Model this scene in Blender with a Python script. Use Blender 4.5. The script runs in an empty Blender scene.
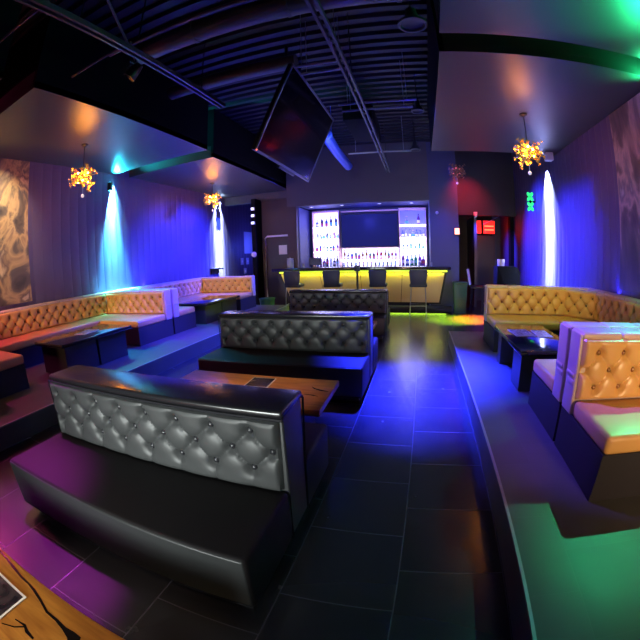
import bpy, bmesh, math, random
from mathutils import Vector, Matrix
random.seed(7)
PI = math.pi
sc = bpy.context.scene
C = sc.collection

# ------------------------------------------------------------------ materials
MATS = {}
def mat(name, col, rough=.5, metal=0., emit=None, es=0., spec=.5, bump=None, trans=0., coat=0., build=None):
    if name in MATS: return MATS[name]
    m = bpy.data.materials.new(name); m.use_nodes = True
    nt = m.node_tree; b = nt.nodes['Principled BSDF']
    b.inputs['Base Color'].default_value = (*col, 1)
    b.inputs['Roughness'].default_value = rough
    b.inputs['Metallic'].default_value = metal
    b.inputs['Specular IOR Level'].default_value = spec
    b.inputs['Transmission Weight'].default_value = trans
    b.inputs['Coat Weight'].default_value = coat
    if emit:
        b.inputs['Emission Color'].default_value = (*emit, 1)
        b.inputs['Emission Strength'].default_value = es
    n = lambda t: nt.nodes.new(t)
    tc = n('ShaderNodeTexCoord')
    if bump:
        sc_, st = bump
        no = n('ShaderNodeTexNoise'); no.inputs['Scale'].default_value = sc_; no.inputs['Detail'].default_value = 4
        bp = n('ShaderNodeBump'); bp.inputs['Strength'].default_value = st; bp.inputs['Distance'].default_value = .01
        nt.links.new(tc.outputs['Object'], no.inputs['Vector'])
        nt.links.new(no.outputs['Fac'], bp.inputs['Height']); nt.links.new(bp.outputs['Normal'], b.inputs['Normal'])
    if build: build(nt, b, tc, n)
    MATS[name] = m
    return m

def tile_build(y0, x0, w, mortar, c1, c2, cm, rough):
    def f(nt, b, tc, n):
        mp = n('ShaderNodeMapping'); mp.inputs['Rotation'].default_value = (0, 0, -PI/2)
        sx = n('ShaderNodeSeparateXYZ'); cx = n('ShaderNodeCombineXYZ')
        geo = n('ShaderNodeNewGeometry')
        nt.links.new(geo.outputs['Position'], sx.inputs[0])
        a = n('ShaderNodeMath'); a.operation = 'SUBTRACT'; a.inputs[1].default_value = y0 - 40*w
        c = n('ShaderNodeMath'); c.operation = 'SUBTRACT'; c.inputs[1].default_value = x0 - 40*w
        nt.links.new(sx.outputs['Y'], a.inputs[0]); nt.links.new(sx.outputs['X'], c.inputs[0])
        nt.links.new(a.outputs[0], cx.inputs['X']); nt.links.new(c.outputs[0], cx.inputs['Y'])
        br = n('ShaderNodeTexBrick'); br.offset = .5; br.offset_frequency = 2; br.squash = 1
        br.inputs['Scale'].default_value = 1; br.inputs['Brick Width'].default_value = w; br.inputs['Row Height'].default_value = w
        br.inputs['Mortar Size'].default_value = mortar; br.inputs['Mortar Smooth'].default_value = .2
        br.inputs['Color1'].default_value = (*c1, 1); br.inputs['Color2'].default_value = (*c2, 1); br.inputs['Mortar'].default_value = (*cm, 1)
        nt.links.new(cx.outputs[0], br.inputs['Vector']); nt.links.new(br.outputs['Color'], b.inputs['Base Color'])
        no = n('ShaderNodeTexNoise'); no.inputs['Scale'].default_value = 7; no.inputs['Detail'].default_value = 2
        nt.links.new(geo.outputs['Position'], no.inputs['Vector'])
        mr = n('ShaderNodeMapRange'); mr.inputs['To Min'].default_value = rough-.04; mr.inputs['To Max'].default_value = rough+.06
        nt.links.new(no.outputs['Fac'], mr.inputs['Value']); nt.links.new(mr.outputs[0], b.inputs['Roughness'])
        bp = n('ShaderNodeBump'); bp.inputs['Strength'].default_value = .25; bp.inputs['Distance'].default_value = .002; bp.invert = True
        nt.links.new(br.outputs['Fac'], bp.inputs['Height'])
        bp2 = n('ShaderNodeBump'); bp2.inputs['Strength'].default_value = .02; bp2.inputs['Distance'].default_value = .005
        nt.links.new(no.outputs['Fac'], bp2.inputs['Height']); nt.links.new(bp.outputs['Normal'], bp2.inputs['Normal'])
        nt.links.new(bp2.outputs['Normal'], b.inputs['Normal'])
    return f

def rib_build(axis, period):
    def f(nt, b, tc, n):
        geo = n('ShaderNodeNewGeometry'); sx = n('ShaderNodeSeparateXYZ'); nt.links.new(geo.outputs['Position'], sx.inputs[0])
        m1 = n('ShaderNodeMath'); m1.operation = 'MULTIPLY'; m1.inputs[1].default_value = PI/period
        nt.links.new(sx.outputs[axis], m1.inputs[0])
        s = n('ShaderNodeMath'); s.operation = 'SINE'; nt.links.new(m1.outputs[0], s.inputs[0])
        a = n('ShaderNodeMath'); a.operation = 'ABSOLUTE'; nt.links.new(s.outputs[0], a.inputs[0])
        p = n('ShaderNodeMath'); p.operation = 'POWER'; p.inputs[1].default_value = .5; nt.links.new(a.outputs[0], p.inputs[0])
        bp = n('ShaderNodeBump'); bp.inputs['Strength'].default_value = .5; bp.inputs['Distance'].default_value = .03
        nt.links.new(p.outputs[0], bp.inputs['Height']); nt.links.new(bp.outputs['Normal'], b.inputs['Normal'])
    return f

def ramp_noise(stops, scale, dist=1.5, detail=6, stretch=(1,1,1)):
    def f(nt, b, tc, n):
        mp = n('ShaderNodeMapping'); mp.inputs['Scale'].default_value = stretch
        nt.links.new(tc.outputs['Object'], mp.inputs['Vector'])
        no = n('ShaderNodeTexNoise'); no.inputs['Scale'].default_value = scale; no.inputs['Detail'].default_value = detail
        no.inputs['Distortion'].default_value = dist
        nt.links.new(mp.outputs[0], no.inputs['Vector'])
        r = n('ShaderNodeValToRGB'); e = r.color_ramp.elements
        while len(e) < len(stops): e.new(.5)
        for k, (p, c) in enumerate(stops): e[k].position = p; e[k].color = (*c, 1)
        nt.links.new(no.outputs['Fac'], r.inputs['Fac']); nt.links.new(r.outputs['Color'], b.inputs['Base Color'])
    return f

def wood_build(nt, b, tc, n):
    mp = n('ShaderNodeMapping'); mp.inputs['Scale'].default_value = (1.2, 9, 1)
    nt.links.new(tc.outputs['Object'], mp.inputs['Vector'])
    no = n('ShaderNodeTexNoise'); no.inputs['Scale'].default_value = 3; no.inputs['Detail'].default_value = 7; no.inputs['Distortion'].default_value = .6
    nt.links.new(mp.outputs[0], no.inputs['Vector'])
    r = n('ShaderNodeValToRGB'); e = r.color_ramp.elements
    e[0].position = .25; e[0].color = (.30, .10, .018, 1); e[1].position = .75; e[1].color = (.60, .27, .05, 1)
    nt.links.new(no.outputs['Fac'], r.inputs['Fac']); nt.links.new(r.outputs['Color'], b.inputs['Base Color'])

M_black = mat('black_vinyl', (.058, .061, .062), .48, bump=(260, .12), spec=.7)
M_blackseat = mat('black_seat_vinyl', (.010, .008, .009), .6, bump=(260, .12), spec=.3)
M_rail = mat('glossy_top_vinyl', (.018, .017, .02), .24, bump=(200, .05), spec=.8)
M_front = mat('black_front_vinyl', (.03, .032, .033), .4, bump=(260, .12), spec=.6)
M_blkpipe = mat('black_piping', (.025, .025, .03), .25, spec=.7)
M_tan = mat('golden_tan_vinyl', (.62, .34, .12), .36, spec=.6, bump=(200, .05))
M_tanbtn = mat('shaded_button_vinyl', (.22, .10, .035), .35, spec=.6)  # tan buttons made browner, dimple shade put into their colour
M_tanend = mat('violet_lit_tan_vinyl', (.52, .38, .36), .4, spec=.6, bump=(200, .05))  # same vinyl as the tan, violet light put into its colour
M_base = mat('matte_black_base', (.022, .02, .03), .6, spec=.25)
M_floor = mat('dark_floor_tile', (.03, .03, .035), .3, spec=.9, build=tile_build(1.7885, .004, .605, .0035, (.024, .022, .028), (.028, .026, .033), (.09, .085, .11), .24))
M_plat = mat('dark_platform_tile', (.03, .03, .035), .4, build=tile_build(1.1, .9, .605, .002, (.062, .062, .068), (.070, .069, .076), (.075, .075, .08), .5))
M_riser = mat('dark_riser', (.03, .03, .035), .5)
M_nosing = mat('metal_nosing', (.30, .30, .34), .5, metal=.5)
M_wall = mat('ribbed_wall', (.09, .065, .14), .55, build=rib_build('Y', .25))
M_wallx = mat('dark_wall', (.03, .025, .028), .7, bump=(30, .1))
M_bulk = mat('grey_bulkhead', (.09, .08, .085), .75, bump=(60, .1))
M_brown = mat('brown_panel', (.055, .032, .032), .6)
M_soffit = mat('charcoal_soffit', (.045, .04, .038), .42, bump=(80, .04), spec=.5)
M_fascia = mat('black_fascia', (.005, .005, .006), .8, spec=.1)
M_deck = mat('black_deck', (.008, .008, .010), .6)
M_pipe = mat('dark_pipe', (.06, .06, .07), .45, metal=.3)
M_pipe2 = mat('lit_pipe', (.35, .35, .38), .4, metal=.3)  # brighter copy of the dark pipe, light put into its colour
M_duct = mat('grey_duct', (.09, .088, .08), .5, metal=.3)
M_bluepipe = mat('blue_pipe', (.04, .12, .7), .4)
M_wood = mat('varnished_wood', (.5, .22, .05),   .3, spec=.4, coat=.15, build=wood_build)
M_resin = mat('black_resin', (.008, .006, .006), .12)
M_blktop = mat('glossy_black_top', (.012, .012, .014), .12, coat=.6)
M_ped = mat('black_pedestal', (.02, .02, .024), .3)
M_paper = mat('white_card', (.75, .73, .7), .5)
M_print = mat('dark_print', (.05, .04, .05), .25, build=ramp_noise([(.35, (.012, .01, .015)), (.55, (.06, .045, .05)), (.72, (.3, .2, .16))], 6, 1))
M_menu = mat('menu_print', (.2, .2, .22), .3, build=ramp_noise([(.4, (.03, .03, .04)), (.55, (.2, .2, .22)), (.7, (.6, .6, .6))], 25, 0))
M_gold = mat('glowing_gold_metal', (.85, .5, .12), .25, metal=1, emit=(1, .6, .12), es=.2)  # faint emission paints the bulbs' glow onto the metal
M_golddim = mat('unlit_gold_metal', (.3, .14, .06), .4, metal=1)  # gold copy darkened and reddened, red light put into its colour
M_bulb = mat('warm_bulb', (1, .7, .3), .3, emit=(1, .40, .05), es=70)
M_bulb_red = mat('unlit_bulb_red_glow', (1, .3, .2), .3, emit=(1, .15, .1), es=1.5)  # bulbs are unlit; the red light on them is put in as emission
M_crystal = mat('glinting_crystal', (.9, .9, .95), .05, trans=.7, emit=(.8, .8, 1), es=.25)  # faint emission puts a glint into the drop
M_rod = mat('black_rod', (.02, .02, .02), .4, metal=.5)
M_blkplastic = mat('black_plastic', (.012, .012, .014), .35)
M_screen = mat('black_screen', (.004, .004, .006), .12, spec=.25)
M_bezel = mat('brushed_bezel', (.22, .22, .25), .4, metal=.6)
M_tvscreen = mat('off_screen_blue_glow', (.004, .006, .03), .5, spec=.2, emit=(.006, .01, .16), es=.5)  # screen is off; its blue reflection is put in as emission
M_steel = mat('stool_steel', (.35, .35, .38), .3, metal=1)
M_navy = mat('navy_vinyl', (.012, .014, .06), .5)
M_barfront = mat('bronze_bar_front', (.45, .28, .16), .45, bump=(40, .1))
M_bartop = mat('black_bar_top', (.015, .015, .03), .15, coat=.5)
M_ledgreen = mat('lime_led', (1, 1, .2), .4, emit=(.72, 1, .03), es=1.1)
M_shelfback = mat('backlit_acrylic', (.9, .9, 1), .4, emit=(.50, .52, 1), es=2.2)
M_shelflit = mat('lit_shelf_edge', (.9, .9, 1), .4, emit=(.78, .74, 1), es=4.5)
M_shelfframe = mat('copper_frame', (.75, .45, .38), .35, metal=.3)
M_shelfblue = mat('dim_blue_back', (.1, .1, .5), .4, emit=(.12, .14, .9), es=.9)
M_bluewall = mat('blue_grey_wall', (.06, .065, .13), .6)
M_red = mat('red_panel', (1, .05, .03), .3, emit=(1, .02, .015), es=1.3)
M_redlamp = mat('red_lamp', (1, .5, .3), .3, emit=(1, .3, .16), es=4)
M_redhot = mat('red_tube', (1, .2, .1), .3, emit=(1, .16, .06), es=3)
M_neon = mat('green_neon', (.01, .08, .02), .3, emit=(.02, .75, .16), es=1.6)
M_whitelamp = mat('white_lens', (1, 1, 1), .3, emit=(.75, .78, 1), es=2.2)
M_gwhite = mat('frosted_white', (.75, .75, .8), .4)
M_sconce_w = mat('sconce_lens_white', (1, 1, 1), .3, emit=(.6, .8, 1), es=10)
M_sconce_c = mat('sconce_lens_cyan', (.2, 1, 1), .3, emit=(.1, .9, 1), es=10)
M_sconce_g = mat('sconce_lens_green', (.2, 1, .5), .3, emit=(.05, 1, .4), es=10)
M_sconce_p = mat('sconce_lens_pink', (1, .1, .3), .3, emit=(1, .08, .3), es=10)
M_muralL = mat('mural_left', (.5, .4, .3), .55, build=ramp_noise([(.30, (.03, .025, .03)), (.42, (.12, .09, .07)), (.5, (.45, .29, .14)), (.58, (.14, .09, .07)), (.66, (.62, .45, .27)), (.8, (.10, .07, .06))], 1.3, 1.2, 8, (1, 1, .8)))
M_muralR = mat('mural_right', (.4, .35, .3), .55, build=ramp_noise([(.30, (.05, .045, .05)), (.44, (.14, .11, .10)), (.52, (.42, .32, .25)), (.6, (.16, .15, .15)), (.72, (.45, .42, .40)), (.85, (.1, .1, .1))], 1.3, 1.2, 8, (1, 1, .5)))
M_door = mat('black_door', (.03, .02, .02), .4)
M_paperblue = mat('pinned_paper', (.5, .5, .6), .7)
M_greenlit = mat('green_lit_black_plastic', (.02, .08, .045), .4)  # black plastic with the green light on it put into its colour

# ------------------------------------------------------------------ helpers
def link(o, parent=None):
    C.objects.link(o)
    if parent: o.parent = parent
    return o
def finish(name, bm, mats, parent=None, smooth=True, loc=(0,0,0), rotz=0):
    me = bpy.data.meshes.new(name); bm.normal_update(); bm.to_mesh(me); bm.free()
    for m in (mats if isinstance(mats, (list, tuple)) else [mats]): me.materials.append(m)
    if smooth:
        me.polygons.foreach_set('use_smooth', [True]*len(me.polygons))
        try: me.set_sharp_from_angle(angle=math.radians(38))
        except Exception: pass
    o = bpy.data.objects.new(name, me); o.location = loc; o.rotation_euler = (0, 0, rotz)
    return link(o, parent)
def tag(o, label, cat, group=None):
    o['label'] = label; o['category'] = cat
    if group: o['group'] = group
    return o
def thing(name, label, cat, loc=(0,0,0), rotz=0, group=None):
    o = bpy.data.objects.new(name, None); o.empty_display_size = .1
    o.location = loc; o.rotation_euler = (0, 0, rotz); link(o)
    return tag(o, label, cat, group)
def struct(name, bm, m, smooth=False):
    o = finish(name, bm, m, None, smooth); o['kind'] = 'structure'; return o
def NB(): return bmesh.new()
def box(bm, x0, x1, y0, y1, z0, z1, r=0, seg=3, mi=0):
    g = bmesh.ops.create_cube(bm, size=1)
    vs = g['verts']
    cx, cy, cz = (x0+x1)/2, (y0+y1)/2, (z0+z1)/2
    for v in vs: v.co = Vector((cx + v.co.x*abs(x1-x0), cy + v.co.y*abs(y1-y0), cz + v.co.z*abs(z1-z0)))
    fs = set(f for v in vs for f in v.link_faces)
    if r > 0:
        es = list(set(e for v in vs for e in v.link_edges))
        q = bmesh.ops.bevel(bm, geom=es, offset=r, segments=seg, profile=.5, affect='EDGES')
        fs = set(q['faces']) | set(f for v in q['verts'] for f in v.link_faces)
    for f in fs:
        if f.is_valid: f.material_index = mi
    return bm
def prism(bm, prof, axis, a0, a1, r=0, mi=0):
    """closed polygon profile extruded along an axis; prof in the two other axes (y,z) / (x,z) / (x,y)"""
    def P(p, a):
        return {'x': (a, p[0], p[1]), 'y': (p[0], a, p[1]), 'z': (p[0], p[1], a)}[axis]
    A = [bm.verts.new(P(p, a0)) for p in prof]; B = [bm.verts.new(P(p, a1)) for p in prof]
    fs = [bm.faces.new(A), bm.faces.new(B[::-1])]
    n = len(prof)
    for i in range(n): fs.append(bm.faces.new((A[(i+1) % n], A[i], B[i], B[(i+1) % n])))
    bmesh.ops.recalc_face_normals(bm, faces=fs)
    if r > 0:
        es = list(set(e for f in fs for e in f.edges))
        bmesh.ops.bevel(bm, geom=es, offset=r, segments=2, profile=.5, affect='EDGES')
    return bm
def tube(bm, pts, rad, n=8, cap=True, mi=0):
    pts = [Vector(p) for p in pts]; rings = []
    for i, p in enumerate(pts):
        d = (pts[min(i+1, len(pts)-1)] - pts[max(i-1, 0)]).normalized()
        u = d.cross(Vector((0, 0, 1)))
        if u.length < 1e-3: u = d.cross(Vector((1, 0, 0)))
        u.normalize(); w = d.cross(u)
        r = rad[i] if isinstance(rad, (list, tuple)) else rad
        rings.append([bm.verts.new(p + (u*math.cos(t)+w*math.sin(t))*r) for t in (2*PI*k/n for k in range(n))])
    for a, b in zip(rings, rings[1:]):
        for k in range(n):
            f = bm.faces.new((a[k], a[(k+1) % n], b[(k+1) % n], b[k])); f.material_index = mi
    if cap:
        f = bm.faces.new(rings[0][::-1]); f.material_index = mi
        f = bm.faces.new(rings[-1]); f.material_index = mi
    return bm
def lathe(bm, prof, n=14, cx=0, cy=0, mi=0):
    rings = []
    for r, z in prof:
        if r < 1e-5: rings.append([bm.verts.new((cx, cy, z))])
        else: rings.append([bm.verts.new((cx+r*math.cos(2*PI*k/n), cy+r*math.sin(2*PI*k/n), z)) for k in range(n)])
    for a, b in zip(rings, rings[1:]):
        for k in range(n):
            k2 = (k+1) % n
            if len(a) == 1 and len(b) == 1: continue
            if len(a) == 1: f = bm.faces.new((a[0], b[k2], b[k]))
            elif len(b) == 1: f = bm.faces.new((a[k], a[k2], b[0]))
            else: f = bm.faces.new((a[k], a[k2], b[k2], b[k]))
            f.material_index = mi
    return bm
def ball(bm, c, r, seg=8, mi=0):
    g = bmesh.ops.create_uvsphere(bm, u_segments=seg, v_segments=max(4, seg//2+1), radius=r, matrix=Matrix.Translation(c))
    for f in set(f for v in g['verts'] for f in v.link_faces): f.material_index = mi
def copy_tree(o):
    c = o.copy(); C.objects.link(c)
    for ch in [x for x in bpy.data.objects if x.parent == o]:
        d = copy_tree(ch); d.parent = c
    return c

# ---- deep-buttoned panel: u along, v up, d outwards
def tuft(bm, O, U, V, N, w, h, P=.245, Q=.117, off=None, depth=.045, res=.0125, rows=3, vc=None):
    O, U, V, N = map(Vector, (O, U, V, N))
    if vc is None: vc = h*.52
    if off is None: off = (w % P)/2 + (P/2 if (w % P) < P*.35 else 0)
    v0, v1 = vc-(rows-1)/2*Q, vc+(rows-1)/2*Q
    nu, nv = max(8, int(w/res)), max(8, int(h/res))
    def H(u, v):
        vr = min(max(v, v0), v1)
        a = (u-off)/P + (vr-v1)/(2*Q); b = (u-off)/P - (vr-v1)/(2*Q)
        s = (abs(math.sin(PI*a))*abs(math.sin(PI*b)))**.30
        over = max(v0-v, v-v1, 0.)
        hh = s
        if over > 0:
            c = abs(math.sin(PI*(u-off)/P))**.22
            k = min(1, over/.06); hh = s*(1-k) + (c*.55+.42)*k
        # dimples
        k = min(1, over/.05)
        rr = 0
        for r in range(rows):
            vv = v1 - r*Q; o2 = off + (P/2 if r % 2 else 0)
            du = (u-o2) - P*round((u-o2)/P)
            d2 = du*du + (v-vv)**2
            rr = max(rr, math.exp(-d2/(.027**2)))
        hh = hh*(1-.7*rr) - .75*rr
        edge = min(u, w-u, v, h-v)
        e = min(1, max(0, edge/.03)); e = math.sqrt(1-(1-e)**2)
        return depth*(.15+.85*hh)*e
    G = [[bm.verts.new(O + U*(w*i/nu) + V*(h*j/nv) + N*H(w*i/nu, h*j/nv)) for i in range(nu+1)] for j in range(nv+1)]
    flip = U.cross(V).dot(N) < 0
    for j in range(nv):
        for i in range(nu):
            q = (G[j][i], G[j][i+1], G[j+1][i+1], G[j+1][i])
            bm.faces.new(q[::-1] if flip else q)
    for r in range(rows):
        vv = v1 - r*Q; o2 = off + (P/2 if r % 2 else 0)
        k = -2
        while True:
            u = o2 + k*P; k += 1
            if u > w-.03: break
            if u < .03: continue
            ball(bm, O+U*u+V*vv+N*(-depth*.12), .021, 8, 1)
    return bm

# ================================================================== SETTING
ZP = .25            # height of the seating platforms
XL, XR = -6.85, 3.3 # side walls
ZS = 4.05           # underside of the dropped ceiling clouds
ZD = 5.25           # metal deck
YB = 15.5           # far end
bm = NB(); box(bm, XL-.1, XR+.6, -3.4, YB, -.1, 0); struct('floor', bm, M_floor)
XPL, XPR = -3.88, .615
bm = NB(); box(bm, XL, XPL, -3.3, 10.5, .001, ZP); struct('floor_platform_left', bm, M_plat)
bm = NB(); box(bm, XPR, XR, -3.3, 7.0, .001, ZP); struct('floor_platform_right', bm, M_plat)
bm = NB(); box(bm, XPL-.018, XPL+.004, -3.3, 10.5, ZP-.01, ZP+.004); struct('trim_1', bm, M_nosing)
bm = NB(); box(bm, XPR-.004, XPR+.014, -3.3, 7.0, ZP-.01, ZP+.004); struct('trim_2', bm, M_nosing)
bm = NB(); box(bm, XL-.15, XL, -3.3, YB, 0, ZD); struct('wall_left', bm, M_wall)
bm = NB(); box(bm, XR, XR+.15, -3.3, 14.4, 0, ZD); struct('wall_right', bm, M_wall)
bm = NB(); box(bm, XL-.15, XR+.6, -3.45, -3.3, 0, ZD); struct('wall_rear', bm, M_wallx)
# deck with ribs running across the room
bm = NB()
n = 0; y = -3.3
prof = []
while y < YB:
    prof += [(y, ZD), (y+.11, ZD), (y+.14, ZD+.06), (y+.22, ZD+.06)]; y += .25
prof += [(YB, ZD), (YB, ZD+.12), (-3.3, ZD+.12)]
prism(bm, prof, 'x', XL-.15, XR+.6); struct('ceiling', bm, M_deck)
# dropped clouds: underside slab + black fascia
def cloud(name, x0, x1, y0, y1, aisle):
    bm = NB(); box(bm, x0, x1, y0, y1, ZS, ZS+.10); s = struct(name, bm, M_soffit)
    bm = NB()
    xe = x0 if aisle == 'l' else x1
    s1 = 1 if aisle == 'l' else -1
    box(bm, xe, xe+s1*.06, y0, y1, ZS+.012, ZD-.01)
    xb = x1 if aisle == 'l' else x0
    box(bm, xe+s1*.06, xb, y0+.0, y0+.06, ZS+.28, ZD-.01)
    box(bm, xe+s1*.06, xb, y1-.06, y1, ZS+.10, ZD-.01)
    f = finish('fascia', bm, M_fascia, s, False)
    bm = NB(); box(bm, xe+s1*.06, xb, y0-.001, y0+.06, ZS+.10, ZS+.28); finish('soffit_face', bm, M_soffit, s, False)
cloud('ceiling_soffit_left_1', XL, -4.06, -3.2, 1.75, 'r')
cloud('ceiling_soffit_left_2', XL, -4.06, 2.24, 6.40, 'r')
cloud('ceiling_soffit_left_3', XL, -4.25, 6.95, 11.98, 'r')
cloud('ceiling_soffit_right_1', .39, XR, -3.2, 3.47, 'l')
cloud('ceiling_soffit_right_2', .40, XR, 3.87, 8.2, 'l')
# bulkhead over the bar + side strip
bm = NB(); box(bm, -4.13, .40, 11.3, 11.5, 3.36, ZD); struct('wall_bulkhead_bar', bm, M_bulk)
bm = NB(); box(bm, XL, -4.13, 12.0, 12.2, 3.76, ZD); struct('wall_bulkhead_left', bm, M_bulk)
bm = NB(); box(bm, .40, XR, 12.0, 12.2, 3.0, ZD); struct('wall_bulkhead_right', bm, M_wallx)
# bar recess
bm = NB(); box(bm, -4.13, -3.82, 11.3, 13.1, 0, 3.36); o = struct('wall_pier_left', bm, M_brown)
bm = NB(); box(bm, -3.819, -3.80, 11.52, 13.1, 0, 3.36); struct('wall_recess_left', bm, M_bluewall)
bm = NB(); box(bm, -3.80, .40, 11.51, 13.1, 3.40, 3.5); struct('ceiling_bar_recess', bm, M_bluewall)
bm = NB(); box(bm, -3.80, .40, 13.0, 13.15, 0, 3.40); struct('wall_bar_back', bm, M_bluewall)
bm = NB(); box(bm, .40, 1.28, 11.3, 13.15, 0, ZD-.01); struct('wall_right_of_bar', bm, M_bluewall)
# passage at the left: back wall, brown panel wall
bm = NB(); box(bm, -5.35, -4.13, 12.0, 12.15, 0, 3.8); struct('wall_brown_panel', bm, M_brown)
bm = NB(); box(bm, XL, XR+.6, YB, YB+.15, 0, ZD); struct('wall_far', bm, M_wallx)
bm = NB(); box(bm, -5.52, -5.37, 11.5, 12.15, 0, 3.8); struct('wall_passage_jamb', bm, M_fascia)
# right rear: hall walls, doorway
bm = NB(); box(bm, 1.28, 2.0, 14.0, 14.15, 0, ZD-.1); struct('wall_hall_left', bm, M_wallx)
bm = NB(); box(bm, 3.0, 3.9, 14.4, 14.55, 0, ZD-.1); struct('wall_hall_right', bm, M_bluewall)
bm = NB(); box(bm, 1.9, 1.99, 12.2, 14.0, 0, 3.0); struct('wall_hall_jamb', bm, M_door)
bm = NB(); box(bm, 3.16, 3.299, 12.3, 12.55, 0, ZD-.1); struct('column_right', bm, M_fascia)
d = NB(); box(d, 2.02, 2.98, 14.02, 14.08, 0, 2.45); d = struct('door_1', d, M_door)
bm = NB(); tube(bm, [(2.15, 13.98, 1.0), (2.15, 13.98, 1.3)], .015); finish('door_handle', bm, M_steel, d)
# metal door frame in front of the brown wall
fr = NB(); tube(fr, [(-5.2, 11.9, 0), (-5.2, 11.9, 2.40), (-5.12, 11.9, 2.47), (-4.2, 11.9, 2.47)], .035)
struct('trim_3', fr, M_gwhite, True)
d = NB(); box(d, -5.15, -4.2, 11.93, 11.99, 0, 2.4); struct('door_2', d, M_door)

# ================================================================== BLACK SOFAS
def black_sofa(y, label, x=-1.645, half=1.005, dp=.735):
    t = thing('double_sided_sofa', label, 'sofa', (x, y, 0), group='black tufted double-sided sofas')
    bm = NB(); box(bm, -half+.06, half-.06, -.66, .66, 0, .085); finish('plinth', bm, M_base, t)
    for s in (-1, 1):
        bm = NB()
        y0, y1 = (-dp, -.155) if s < 0 else (.155, dp)
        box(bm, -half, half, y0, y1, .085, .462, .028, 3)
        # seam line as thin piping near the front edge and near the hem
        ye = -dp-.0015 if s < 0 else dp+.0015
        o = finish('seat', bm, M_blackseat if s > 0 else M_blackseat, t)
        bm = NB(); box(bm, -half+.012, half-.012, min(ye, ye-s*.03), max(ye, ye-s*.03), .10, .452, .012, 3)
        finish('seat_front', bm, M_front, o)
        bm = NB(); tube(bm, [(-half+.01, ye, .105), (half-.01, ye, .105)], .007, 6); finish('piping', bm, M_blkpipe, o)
    # back core
    bm = NB(); prism(bm, [(-.155, .10), (.155, .10), (.142, .925), (-.142, .925)], 'x', -half+.004, half-.004, .008)
    b = finish('backrest', bm, M_black, t)
    bm = NB(); box(bm, -half, half, -.165, .165, .905, .952, .018, 3); finish('top_rail', bm, M_rail, b)
    for s in (-1, 1):
        bm = NB()
        tuft(bm, (-half+.025 if s < 0 else half-.025, s*.150, .462), (1 if s < 0 else -1, 0, 0), (0, -s*-.0*1, 1), (0, s, 0),
             2*half-.05, .438, .245, .117, off=.074, vc=.240, depth=.048)
        finish('tufted_panel', bm, [M_black, M_blkpipe], b)  # buttons take the darker piping black, which paints in the dimple shade
        bm = NB(); tube(bm, [(-half, s*.17, .905), (half, s*.17, .905)], .008, 6); finish('piping', bm, M_blkpipe, b)
        for e in (-1, 1):
            bm = NB(); tube(bm, [(e*half, s*.168, .905), (e*(half+.001), s*.150, .47), (e*(half+.001), s*.15, .1)], .006, 6); finish('piping', bm, M_blkpipe, b)
    return t
black_sofa(1.712, 'black tufted double-sided sofa nearest the viewer, in front of the other two')
black_sofa(4.66, 'middle black tufted double-sided sofa behind the wooden table with the menu card', -1.68, 1.08, .80)
black_sofa(7.93, 'farthest black tufted double-sided sofa, the one in front of the bar', -1.76, 1.10)

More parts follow.
